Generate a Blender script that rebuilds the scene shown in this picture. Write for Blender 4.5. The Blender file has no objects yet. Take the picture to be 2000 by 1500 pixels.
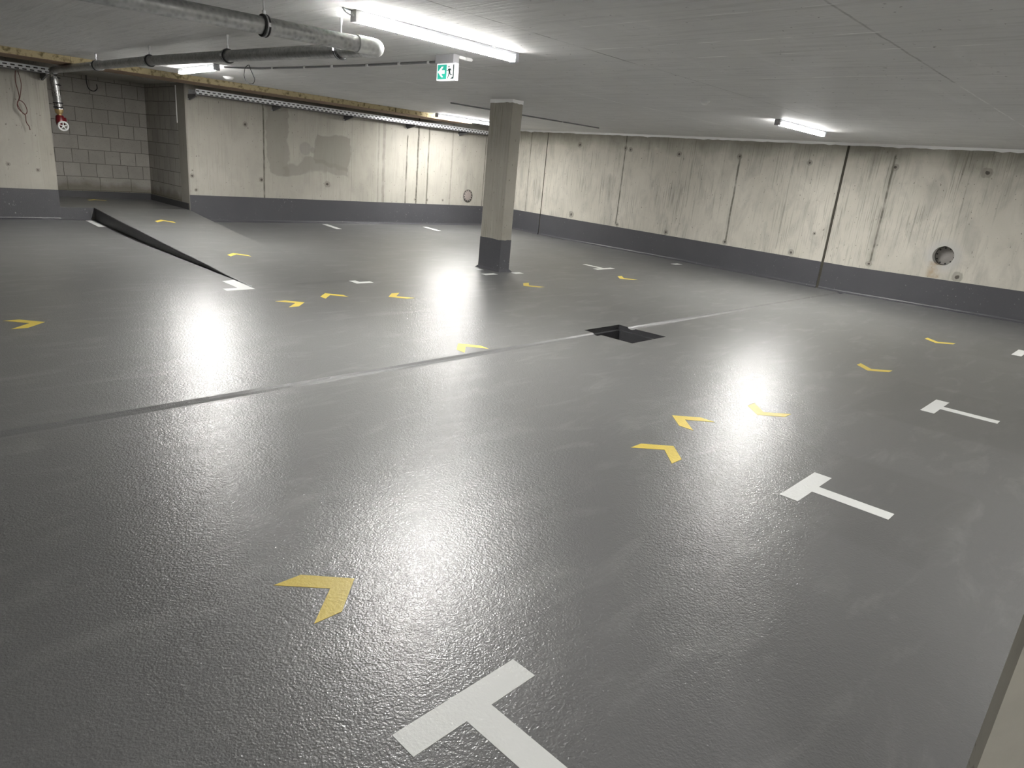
import bpy, bmesh, math, random
from mathutils import Vector, Matrix
random.seed(7)
S = bpy.context.scene
COL = S.collection
H = 2.70            # ceiling height
XR, YL = 13.728, 14.02   # right wall plane, left (far) wall plane
YG = 4.456          # drainage channel line
OP0, OP1 = 3.16, 5.353   # opening in the left wall
NB = 16.13          # back wall of the recess

# ------------------------------------------------------------------ floor height
def lerp_tab(t, v):
    if v <= t[0][0]: return t[0][1]
    for (a, za), (b, zb) in zip(t, t[1:]):
        if v <= b: return za + (zb - za) * (v - a) / (b - a)
    return t[-1][1]
FT = [(-5, 0.109), (4.456, 0.0), (8.0, 0.050), (11.6, 0.070), (12.7, 0.095), (14.02, 0.137), (20, 0.137)]
def fz(x, y):
    return lerp_tab(FT, y)
RL = [(7.90, 0.049), (8.47, 0.064), (9.25, 0.107), (10.31, 0.152), (11.55, 0.220), (12.69, 0.276), (14.02, 0.357), (20, 0.357)]
RR = [(7.90, 0.049), (8.6, 0.055), (10.9, 0.105), (11.8, 0.155), (12.9, 0.250), (13.34, 0.285), (14.02, 0.350), (20, 0.355)]
RX0, RX1 = 3.69, 5.35
def rz(x, y):
    t = min(1, max(0, (x - RX0) / (RX1 - RX0)))
    return lerp_tab(RL, y) * (1 - t) + lerp_tab(RR, y) * t + 0.002

# ------------------------------------------------------------------ materials
class NT:
    def __init__(s, name):
        s.m = bpy.data.materials.new(name); s.m.use_nodes = True
        s.t = s.m.node_tree; s.t.nodes.clear()
        s.out = s.n('ShaderNodeOutputMaterial'); s.b = s.n('ShaderNodeBsdfPrincipled')
        s.l(s.b.outputs[0], s.out.inputs[0])
        s.tc = s.n('ShaderNodeTexCoord').outputs['Object']
        sp = s.n('ShaderNodeSeparateXYZ'); s.l(s.tc, sp.inputs[0])
        s.x, s.y, s.z = sp.outputs
    def n(s, t, **k):
        nd = s.t.nodes.new(t)
        for a, v in k.items(): setattr(nd, a, v)
        return nd
    def l(s, a, b): s.t.links.new(a, b)
    def put(s, inp, v):
        if isinstance(v, (int, float)): inp.default_value = v
        elif isinstance(v, tuple): inp.default_value = v if len(v) == len(inp.default_value) else (*v, 1)
        else: s.l(v, inp)
    def M(s, op, a, b=0.0, c=None, clamp=False):
        nd = s.n('ShaderNodeMath', operation=op, use_clamp=clamp)
        s.put(nd.inputs[0], a); s.put(nd.inputs[1], b)
        if c is not None: s.put(nd.inputs[2], c)
        return nd.outputs[0]
    def vec(s, x, y, z):
        nd = s.n('ShaderNodeCombineXYZ')
        s.put(nd.inputs[0], x); s.put(nd.inputs[1], y); s.put(nd.inputs[2], z); return nd.outputs[0]
    def sc(s, v, k):
        nd = s.n('ShaderNodeMapping'); s.l(v, nd.inputs[0]); nd.inputs['Scale'].default_value = k; return nd.outputs[0]
    def noise(s, v, scale, detail=4, rough=.55, dist=0.0):
        key = (v.node.name, v.name, scale, detail, rough, dist)
        s.cache = getattr(s, 'cache', {})
        if key in s.cache: return s.cache[key]
        nd = s.n('ShaderNodeTexNoise'); s.l(v, nd.inputs['Vector'])
        nd.inputs['Scale'].default_value = scale; nd.inputs['Detail'].default_value = detail
        nd.inputs['Roughness'].default_value = rough; nd.inputs['Distortion'].default_value = dist
        s.cache[key] = nd.outputs['Fac']
        return nd.outputs['Fac']
    def vor(s, v, scale, feature='F1'):
        nd = s.n('ShaderNodeTexVoronoi', feature=feature); s.l(v, nd.inputs['Vector'])
        nd.inputs['Scale'].default_value = scale; return nd.outputs['Distance']
    def rng(s, v, a, b, c=0.0, d=1.0):
        nd = s.n('ShaderNodeMapRange'); s.put(nd.inputs[0], v)
        for i, q in enumerate((a, b, c, d)): nd.inputs[i + 1].default_value = q
        return nd.outputs[0]
    def mix(s, f, a, b, mode='MIX'):
        nd = s.n('ShaderNodeMix', data_type='RGBA', blend_type=mode)
        s.put(nd.inputs[0], f); s.put(nd.inputs[6], a); s.put(nd.inputs[7], b); return nd.outputs[2]
    def bump(s, h, dist=.001, strength=1.0, prev=None):
        nd = s.n('ShaderNodeBump'); s.l(h, nd.inputs['Height'])
        nd.inputs['Distance'].default_value = dist; nd.inputs['Strength'].default_value = strength
        if prev is not None: s.l(prev, nd.inputs['Normal'])
        return nd.outputs[0]
    def line(s, u, u0, w):      # 1 on a thin line
        return s.rng(s.M('ABSOLUTE', s.M('SUBTRACT', u, u0)), w * .5, w, 1, 0)
    def spot(s, u, v, u0, v0, r):
        d = s.M('SQRT', s.M('ADD', s.M('POWER', s.M('SUBTRACT', u, u0), 2), s.M('POWER', s.M('SUBTRACT', v, v0), 2)))
        return d
    def fin(s, col=None, rough=None, nrm=None, metal=None, spec=None):
        if col is not None: s.put(s.b.inputs['Base Color'], col)
        if rough is not None: s.put(s.b.inputs['Roughness'], rough)
        if nrm is not None: s.put(s.b.inputs['Normal'], nrm)
        if metal is not None: s.put(s.b.inputs['Metallic'], metal)
        if spec is not None: s.put(s.b.inputs['Specular IOR Level'], spec)
        return s.m

def simple(name, col, rough=.5, metal=0.0, var=.12, scale=12, emis=None):
    t = NT(name)
    f = t.noise(t.tc, scale, 5)
    a = tuple(c * (1 - var) for c in col); b = tuple(min(1, c * (1 + var)) for c in col)
    m = t.fin(t.mix(f, a, b), rough, t.bump(t.noise(t.tc, scale * 8, 3), .0006, .3), metal)
    if emis:
        t.b.inputs['Emission Color'].default_value = (*emis[0], 1); t.b.inputs['Emission Strength'].default_value = emis[1]
    return m

def floor_mat():
    t = NT('floor_epoxy')
    big = t.noise(t.tc, .55, 4, .6, .4)
    streak = t.noise(t.sc(t.tc, (1.0, 3.2, 1)), 1.6, 6, .65, .6)
    c = t.mix(big, (.125, .125, .126), (.160, .160, .158))
    c = t.mix(t.rng(streak, .52, .72), c, (.19, .19, .187))
    scuff = t.noise(t.sc(t.tc, (1, 1.3, 1)), 3.1, 8, .72, 1.2)
    sm = t.M('MULTIPLY', t.rng(scuff, .655, .72), t.rng(t.noise(t.tc, .8, 2), .45, .62))
    c = t.mix(t.M('MULTIPLY', sm, .6), c, (.30, .30, .295))
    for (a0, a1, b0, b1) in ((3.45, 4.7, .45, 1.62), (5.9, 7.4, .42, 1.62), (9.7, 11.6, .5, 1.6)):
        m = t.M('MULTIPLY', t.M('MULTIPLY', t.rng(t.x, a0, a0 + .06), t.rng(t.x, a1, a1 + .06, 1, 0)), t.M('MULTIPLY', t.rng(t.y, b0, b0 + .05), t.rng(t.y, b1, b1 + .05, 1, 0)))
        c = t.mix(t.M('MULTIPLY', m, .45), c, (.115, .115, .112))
    grain = t.noise(t.tc, 120, 1, .5)
    grain2 = t.noise(t.tc, 52, 2, .5)
    wave = t.noise(t.tc, 3.0, 2, .5)
    n = t.bump(wave, .0022, 1.0)
    n = t.bump(grain2, .0018, 1.0, n)
    n = t.bump(grain, .0017, 1.0, n)
    r = t.rng(big, .3, .7, .19, .24)
    t.b.inputs['Coat Weight'].default_value = .62; t.put(t.b.inputs['Coat Roughness'], r); t.l(n, t.b.inputs['Coat Normal'])
    return t.fin(c, .42, n, spec=.55)

def paint_mat(name, ca, cb, rough=.36, grainy=.0005, spk=0.0):
    t = NT(name)
    c = t.mix(t.noise(t.tc, 2.2, 5, .6), ca, cb)
    if spk:
        sp = t.rng(t.noise(t.tc, 26, 3, .6), .66, .72)
        sp = t.M('MULTIPLY', sp, t.rng(t.noise(t.tc, 1.3, 2), .42, .6))
        c = t.mix(t.M('MULTIPLY', sp, spk), c, (.36, .36, .38))
    n = t.bump(t.noise(t.tc, 60, 3), grainy * 2.4, 1)
    n = t.bump(t.noise(t.tc, 110, 2), grainy, 1, n)
    return t.fin(c, rough, n)

def concrete(name, axis, joints=(), ties=(), base=((.34, .325, .285), (.46, .44, .385)), streak=1.0, top=0.0, patches=None, rings=(), panels=0.0, rust=None):
    t = NT(name)
    u = t.x if axis == 'x' else t.y
    warp = t.M('MULTIPLY', t.M('SUBTRACT', t.noise(t.tc, 1.7, 4), .5), .5)
    big = t.noise(t.tc, .7, 5, .6, .3)
    c = t.mix(t.rng(big, .3, .7), base[0], base[1])
    # cloudy blotches
    bl = t.noise(t.sc(t.tc, (1.6, 1.6, .7)), 2.3, 6, .62, .7)
    c = t.mix(t.rng(bl, .46, .7, 0, .45), c, (.27, .26, .235))
    if panels:
        pn = t.n('ShaderNodeTexWhiteNoise', noise_dimensions='1D')
        t.l(t.M('FLOOR', t.M('MULTIPLY', u, panels)), pn.inputs['W'])
        c = t.mix(t.rng(pn.outputs[0], 0, 1, 0, .28), c, (.46, .445, .40))
    # formwork streaks running up the wall
    sv = t.vec(t.M('MULTIPLY', u, 38), t.M('MULTIPLY', t.z, 1.1), 0)
    s1 = t.noise(sv, 1.0, 5, .6, .25)
    msk = t.rng(t.noise(t.vec(t.M('MULTIPLY', u, .8), t.M('MULTIPLY', t.z, .5), 3), 1.0, 3), .40, .62)
    zf = t.rng(t.z, .4, 2.5, .45, 1.0)
    c = t.mix(t.M('MULTIPLY', t.M('MULTIPLY', t.rng(s1, .53, .61), msk), t.M('MULTIPLY', zf, .85 * streak)), c, (.11, .102, .082))
    sv2 = t.vec(t.M('MULTIPLY', u, 9), t.M('MULTIPLY', t.z, .35), 7)
    c = t.mix(t.rng(t.noise(sv2, 1.0, 4), .5, .72, 0, .3 * streak), c, (.50, .48, .43))
    # small pores
    po = t.noise(t.sc(t.tc, (1, 1, .6)), 34, 2, .5)
    c = t.mix(t.rng(po, .70, .75, 0, .75), c, (.10, .09, .075))
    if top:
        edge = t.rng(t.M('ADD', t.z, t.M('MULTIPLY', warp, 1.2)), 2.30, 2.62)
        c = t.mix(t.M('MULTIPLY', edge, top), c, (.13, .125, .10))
    if patches:
        for (u0, u1, z0, z1, a) in patches:
            uu = t.M('ADD', u, warp); zz = t.M('ADD', t.z, t.M('MULTIPLY', t.M('SUBTRACT', t.noise(t.tc, 1.1, 3), .5), .7))
            m = t.M('MULTIPLY', t.M('MULTIPLY', t.rng(uu, u0, u0 + .03), t.rng(uu, u1 - .03, u1, 1, 0)), t.M('MULTIPLY', t.rng(zz, z0, z0 + .04), t.rng(zz, z1 - .03, z1, 1, 0)))
            c = t.mix(t.M('MULTIPLY', m, a), c, (.235, .225, .195))
    for (u0, v0, r0, r1, colr, a) in rings:
        d = t.spot(u, t.z, u0, v0, r0)
        m = t.M('MULTIPLY', t.rng(d, r0, r1, 1, 0), a)
        c = t.mix(m, c, colr)
    if rust:
        u0, z0, z1, w = rust
        m = t.M('MULTIPLY', t.rng(t.M('ABSOLUTE', t.M('SUBTRACT', t.M('ADD', u, t.M('MULTIPLY', warp, .2)), u0)), w * .5, w, 1, 0), t.M('MULTIPLY', t.rng(t.z, z0, z0 + .03), t.rng(t.z, z1, z1 + .02, 1, 0)))
        c = t.mix(t.M('MULTIPLY', m, t.rng(t.noise(t.tc, 9, 4),   .35, .6, .15, .75)), c, (.36, .27, .17))
    bh = t.noise(t.sc(t.tc, (1, 1, .35)), 22, 5, .6)
    zv = t.vec(0, t.M('MULTIPLY', u, .35), t.z); jn1 = t.M('SUBTRACT', t.noise(zv, 3.0, 2), .5); jn2 = t.rng(t.noise(zv, 5.0, 2), .3, .55, .45, 1)
    for (j, w, a, z0, z1) in joints:
        ju = t.M('ADD', u, t.M('MULTIPLY', jn1, w * 1.5))
        m = t.M('MULTIPLY', t.line(ju, j, w), jn2)
        m = t.M('MULTIPLY', m, t.M('MULTIPLY', t.rng(t.z, z0, z0 + .05), t.rng(t.z, z1, z1 + .05, 1, 0)))
        c = t.mix(t.M('MULTIPLY', m, a), c, (.075, .07, .055))
    for (tu, tz, r) in ties:
        d = t.spot(u, t.z, tu, tz, r)
        d = t.M('ADD', d, t.M('MULTIPLY', t.M('SUBTRACT', t.noise(t.tc, 14, 2), .5), r * .8))
        c = t.mix(t.rng(d, r, r * 1.25, .55, 0), c, (.20, .19, .16))
        c = t.mix(t.rng(d, r * .35, r * .5, .85, 0), c, (.06, .055, .045))
    n = t.bump(bh, .004, .6)
    n = t.bump(s1, .004, .5 * streak + .05, n)
    return t.fin(c, .82, n, spec=.25)

def ceiling_mat():
    t = NT('ceiling_painted_concrete')
    big = t.noise(t.tc, .5, 5, .6)
    c = t.mix(t.rng(big, .3, .7), (.60, .60, .59), (.68, .68, .668))
    st = t.noise(t.sc(t.tc, (9, .7, 1)), 2.0, 5, .6, .6)
    c = t.mix(t.rng(st, .5, .7, 0, .5), c, (.44, .44, .43))
    st2 = t.noise(t.sc(t.tc, (.8, 3, 1)), 1.3, 5, .6, .6)
    c = t.mix(t.rng(st2, .55, .72, 0, .3), c, (.78, .78, .77))
    po = t.noise(t.tc, 21, 2, .5)
    c = t.mix(t.rng(po, .72, .75, 0, .7), c, (.12, .12, .115))
    wig = t.M('MULTIPLY', t.M('SUBTRACT', t.noise(t.tc, 6, 3), .5), .022)
    ridge = None
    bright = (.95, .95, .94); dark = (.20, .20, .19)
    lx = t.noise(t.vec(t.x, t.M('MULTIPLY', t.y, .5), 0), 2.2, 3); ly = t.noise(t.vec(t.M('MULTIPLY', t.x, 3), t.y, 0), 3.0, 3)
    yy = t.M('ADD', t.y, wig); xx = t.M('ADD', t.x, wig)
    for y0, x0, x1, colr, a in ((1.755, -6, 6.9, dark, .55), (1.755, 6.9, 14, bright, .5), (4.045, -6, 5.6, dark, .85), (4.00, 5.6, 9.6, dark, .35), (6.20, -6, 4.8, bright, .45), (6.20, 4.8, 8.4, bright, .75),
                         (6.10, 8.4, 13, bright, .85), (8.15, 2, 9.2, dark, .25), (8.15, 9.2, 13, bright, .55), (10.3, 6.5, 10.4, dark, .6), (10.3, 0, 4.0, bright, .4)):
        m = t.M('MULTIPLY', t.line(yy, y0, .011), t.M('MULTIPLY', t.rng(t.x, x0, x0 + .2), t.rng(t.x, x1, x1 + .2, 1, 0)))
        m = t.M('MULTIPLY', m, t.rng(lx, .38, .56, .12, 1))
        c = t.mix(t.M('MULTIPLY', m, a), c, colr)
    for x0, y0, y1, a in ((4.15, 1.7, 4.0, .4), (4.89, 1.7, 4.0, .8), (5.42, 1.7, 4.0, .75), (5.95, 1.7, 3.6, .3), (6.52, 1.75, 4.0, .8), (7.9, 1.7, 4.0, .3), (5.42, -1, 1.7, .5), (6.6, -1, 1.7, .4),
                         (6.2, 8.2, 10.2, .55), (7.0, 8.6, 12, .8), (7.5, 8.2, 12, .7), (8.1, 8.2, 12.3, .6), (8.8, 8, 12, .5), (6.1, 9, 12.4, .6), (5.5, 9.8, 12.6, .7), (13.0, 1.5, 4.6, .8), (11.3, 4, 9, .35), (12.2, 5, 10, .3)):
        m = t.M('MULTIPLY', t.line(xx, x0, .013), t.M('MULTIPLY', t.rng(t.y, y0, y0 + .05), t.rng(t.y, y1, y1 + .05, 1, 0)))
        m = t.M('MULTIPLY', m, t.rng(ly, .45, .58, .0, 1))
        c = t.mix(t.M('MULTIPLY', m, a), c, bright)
    n = t.bump(st, .010, .6)
    n = t.bump(t.noise(t.tc, 30, 3), .001, .6, n)
    return t.fin(c, .62, n, spec=.3)

def block_mat(name, axis):
    t = NT(name)
    u = t.x if axis == 'x' else t.y
    wob = t.M('MULTIPLY', t.M('SUBTRACT', t.noise(t.tc, 3, 3), .5), .02)
    br = t.n('ShaderNodeTexBrick'); br.offset = .43; br.squash = 2.0; br.squash_frequency = 3
    t.l(t.vec(t.M('ADD', u, wob), t.M('ADD', t.M('SUBTRACT', t.z, .50), wob), 0), br.inputs['Vector'])
    br.inputs['Scale'].default_value = 1; br.inputs['Brick Width'].default_value = .29; br.inputs['Row Height'].default_value = .262
    br.inputs['Mortar Size'].default_value = .006; br.inputs['Mortar Smooth'].default_value = .2; br.inputs['Bias'].default_value = 0
    br.inputs['Color1'].default_value = (.36, .345, .315, 1); br.inputs['Color2'].default_value = (.43, .41, .375, 1); br.inputs['Mortar'].default_value = (.12, .113, .10, 1)
    c = br.outputs['Color']
    c = t.mix(t.rng(t.noise(t.tc, 2.6, 5, .6), .35, .7, 0, .5), c, (.27, .258, .23))
    c = t.mix(t.rng(t.noise(t.tc, 45, 3, .6), .6, .7, 0, .45), c, (.12, .11, .095))
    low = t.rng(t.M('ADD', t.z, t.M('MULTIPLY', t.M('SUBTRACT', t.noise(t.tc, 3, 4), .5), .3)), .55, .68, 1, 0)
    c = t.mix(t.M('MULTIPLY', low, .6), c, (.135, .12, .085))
    sp = t.rng(t.noise(t.tc, 1.9, 2, .5), .70, .73)
    c = t.mix(t.M('MULTIPLY', sp, .4), c, (.13, .12, .10))
    n = t.bump(br.outputs['Fac'], .004, -.6)
    n = t.bump(t.noise(t.tc, 60, 4), .003, .6, n)
    return t.fin(c, .9, n, spec=.2)

def wool_mat():
    t = NT('insulation_wool')
    c = t.mix(t.noise(t.sc(t.tc, (3, 3, 8)), 6, 6, .7), (.050, .042, .015), (.135, .112, .044))
    ft = t.rng(t.noise(t.sc(t.tc, (9, 1, 9)), 4, 4), .45, .6)
    up = t.M('MULTIPLY', t.rng(t.z, 2.655, 2.69), ft)
    c = t.mix(t.M('MULTIPLY', up, .8), c, (.045, .035, .02))
    lo = t.rng(t.z, 2.610, 2.606)
    c = t.mix(t.M('MULTIPLY', lo, t.rng(t.noise(t.tc, 12, 3), .35, .5, .2, .9)), c, (.50, .42, .26))
    for x0 in (3.22, 4.5, 5.7, 6.9, 8.1, 9.3, 10.5):
        c = t.mix(t.M('MULTIPLY', t.line(t.x, x0, .018), .8), c, (.05, .04, .02))
    return t.fin(c, .95, t.bump(t.noise(t.tc, 50, 4), .006, 1), spec=.1)

def galv(name, a=(.42, .43, .43), b=(.60, .61, .61), rough=.42, metal=.75, dirt=.35):
    t = NT(name)
    c = t.mix(t.rng(t.vor(t.sc(t.tc, (1, 1, 1)), 30), .1, .6), a, b)
    c = t.mix(t.rng(t.noise(t.tc, 5, 5, .65), .5, .7, 0, dirt), c, (.20, .20, .19))
    return t.fin(c, t.rng(t.noise(t.tc, 9, 3), .3, .7, rough - .08, rough + .12), t.bump(t.noise(t.tc, 80, 2), .0006, .5), metal)

def tray_mat():
    t = NT('tray_zinc')
    u = t.M('FRACT', t.M('DIVIDE', t.x, .10))
    zz = t.M('FRACT', t.M('DIVIDE', t.M('SUBTRACT', t.z, 2.470), .042))
    row = t.M('FLOOR', t.M('DIVIDE', t.M('SUBTRACT', t.z, 2.470), .042))
    u2 = t.M('FRACT', t.M('ADD', t.M('DIVIDE', t.x, .10), t.M('MULTIPLY', row, .5)))
    hole = t.M('MULTIPLY', t.rng(t.M('ABSOLUTE', t.M('SUBTRACT', u2, .5)), .27, .30, 1, 0), t.rng(t.M('ABSOLUTE', t.M('SUBTRACT', zz, .5)), .20, .25, 1, 0))
    c = t.mix(t.noise(t.tc, 8, 3), (.66, .68, .70), (.78, .80, .82))
    c = t.mix(hole, c, (.02, .02, .02))
    return t.fin(c, .4, None, t.M('MULTIPLY', t.M('SUBTRACT', 1.0, hole), .35))

def emit(name, col, st):
    m = bpy.data.materials.new(name); m.use_nodes = True
    b = m.node_tree.nodes['Principled BSDF']
    b.inputs['Base Color'].default_value = (.9, .9, .9, 1); b.inputs['Roughness'].default_value = .3
    b.inputs['Emission Color'].default_value = (*col, 1); b.inputs['Emission Strength'].default_value = st
    return m

M = {}
M['floor'] = floor_mat()
M['band'] = paint_mat('band_paint', (.058, .058, .066), (.078, .078, .086), .42, .0005, .55)
M['band_rough'] = paint_mat('rough_band_paint', (.055, .055, .062), (.085, .085, .092), .40, .0016, .9)
M['dark_paint'] = paint_mat('dark_paint', (.045, .045, .049), (.06, .06, .064), .38, .0010, .15)
M['pit'] = paint_mat('pit_paint', (.040, .040, .043), (.055, .055, .058), .33, .0012)
M['yellow'] = paint_mat('yellow_paint', (.66, .50, .075), (.78, .61, .11), .42, .0005)
M['white'] = paint_mat('white_paint', (.76, .77, .75), (.82, .83, .81), .45, .0005)
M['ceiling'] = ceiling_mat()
TIESR = [(9.92, 2.38, .05), (9.77, 2.36, .05), (8.47, 2.32, .055), (7.04, 2.35, .05), (5.58, 2.31, .045), (4.06, 2.32, .055), (2.66, 2.32, .075), (9.88, .64, .045),
         (11.33, .72, .075), (8.5, .63, .055), (7.03, .61, .05), (5.58, .60, .055), (4.1, .61, .05), (2.66, .61, .075), (11.3, 2.40, .06), (5.2, 1.02, .03)]
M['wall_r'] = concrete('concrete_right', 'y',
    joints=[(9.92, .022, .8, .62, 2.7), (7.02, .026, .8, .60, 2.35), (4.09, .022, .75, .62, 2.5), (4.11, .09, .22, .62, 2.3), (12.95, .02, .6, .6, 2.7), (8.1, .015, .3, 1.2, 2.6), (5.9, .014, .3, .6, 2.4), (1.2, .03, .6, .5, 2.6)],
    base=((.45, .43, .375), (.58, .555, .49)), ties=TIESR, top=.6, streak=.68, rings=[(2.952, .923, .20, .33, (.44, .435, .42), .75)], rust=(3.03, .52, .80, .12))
JL = [(6.88, .022, .8, .5, 2.6), (9.85, .05, .35, .5, 2.6), (9.70, .03, .25, .5, 2.6), (10.52, .022, .85, .5, 2.2), (10.85, .028, .95, .5, 2.7), (11.18, .028, .7, .6, 2.5), (11.95, .03, .3, .5, 2.6), (13.11, .02, .6, .5, 2.4), (8.97, .010, .3, .5, 2.4)]
TIESL = [(6.82, 1.0, .05), (8.36, .99, .065), (11.72, .75, .03), (11.2, .74, .04), (10.83, .74, .04), (5.48, .74, .03), (5.42, 1.0, .04), (6.5, 2.05, .045),  (2.5, 1.02, .03), (2.9, .95, .03)]
M['wall_l'] = concrete('concrete_left', 'x', base=((.32, .305, .262), (.43, .41, .36)), rings=[(7.82, 1.70, .12, .15, (.24, .235, .215), .5), (8.0, 1.68, .05, .07, (.22, .21, .19), .5)], joints=JL, ties=TIESL, streak=.3, panels=1.35,
    patches=[(6.95, 7.45, 1.15, 2.35, .62), (8.02, 8.92, 1.30, 2.0, .72), (7.3, 8.92, 1.15, 1.42, .6)])
M['column'] = concrete('concrete_column', 'y', streak=1.1, base=((.27, .255, .22), (.37, .35, .305)), joints=[], ties=[])
M['column_x'] = concrete('concrete_column_side', 'x', streak=.3, base=((.31, .29, .25), (.41, .39, .34)))
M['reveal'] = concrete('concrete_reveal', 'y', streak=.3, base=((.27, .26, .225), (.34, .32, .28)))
M['near'] = concrete('concrete_near', 'y', streak=.15, base=((.40, .38, .325), (.48, .46, .40)))
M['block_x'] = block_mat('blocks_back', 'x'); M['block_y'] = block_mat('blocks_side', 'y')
M['wool'] = wool_mat()
M['wool_face'] = simple('insulation_face', (.22, .15, .10), .85, var=.2, scale=14)
M['pipe'] = galv('galvanised_pipe', (.31, .315, .31), (.45, .455, .45), .44, .7, .5)
M['pipe_bright'] = galv('galvanised_fitting', (.62, .63, .62), (.74, .75, .74), .42, .4, .2)
M['drop'] = galv('drop_pipe_metal', (.30, .30, .30), (.5, .5, .5), .25, .95, .5)
M['zinc'] = galv('zinc_bracket', (.50, .51, .52), (.62, .63, .64), .4, .7, .2)
M['zinc_dark'] = simple('dark_bracket', (.10, .10, .105), .5, .3)
M['rubber'] = simple('rubber', (.022, .022, .022), .6)
M['black'] = simple('black_cable', (.02, .02, .02), .5)
M['red'] = simple('red_valve', (.13, .008, .012), .35)
M['redcable'] = simple('red_cable', (.10, .026, .018), .5)
M['brass'] = simple('brass', (.62, .46, .22), .35, .8)
M['plastic'] = simple('lamp_housing', (.42, .435, .46), .45, var=.03)
M['plastic_grey'] = simple('grey_plastic', (.34, .34, .35), .5, var=.05)
M['plastic_white'] = simple('white_plastic', (.78, .78, .77), .45, var=.03)
M['conduit'] = simple('conduit_plastic', (.22, .22, .225), .5, var=.05)
M['sealant'] = simple('sealant', (.84, .84, .83), .6, var=.08, scale=5)
M['joint'] = simple('joint_filler', (.055, .05, .038), .9, var=.3)
M['tray'] = tray_mat()
M['tube'] = emit('lit_diffuser', (1.0, .985, .955), 29.0)
M['tube_side'] = emit('lit_diffuser_side', (1.0, .985, .955), 1.9)
M['sign_white'] = emit('sign_white', (1, 1, 1), .015); M['sign_green'] = emit('sign_green', (.03, .55, .40), .012); M['sign_dark'] = simple('sign_dark_green', (.003, .03, .025), .6)
M['sign_green'].node_tree.nodes['Principled BSDF'].inputs['Base Color'].default_value = (.02, .30, .22, 1)

for k_ in ('sign_white', 'sign_green'): M[k_].cycles.emission_sampling = 'NONE'
M['tube'].cycles.emission_sampling = 'FRONT'; M['tube_side'].cycles.emission_sampling = 'FRONT'
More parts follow.
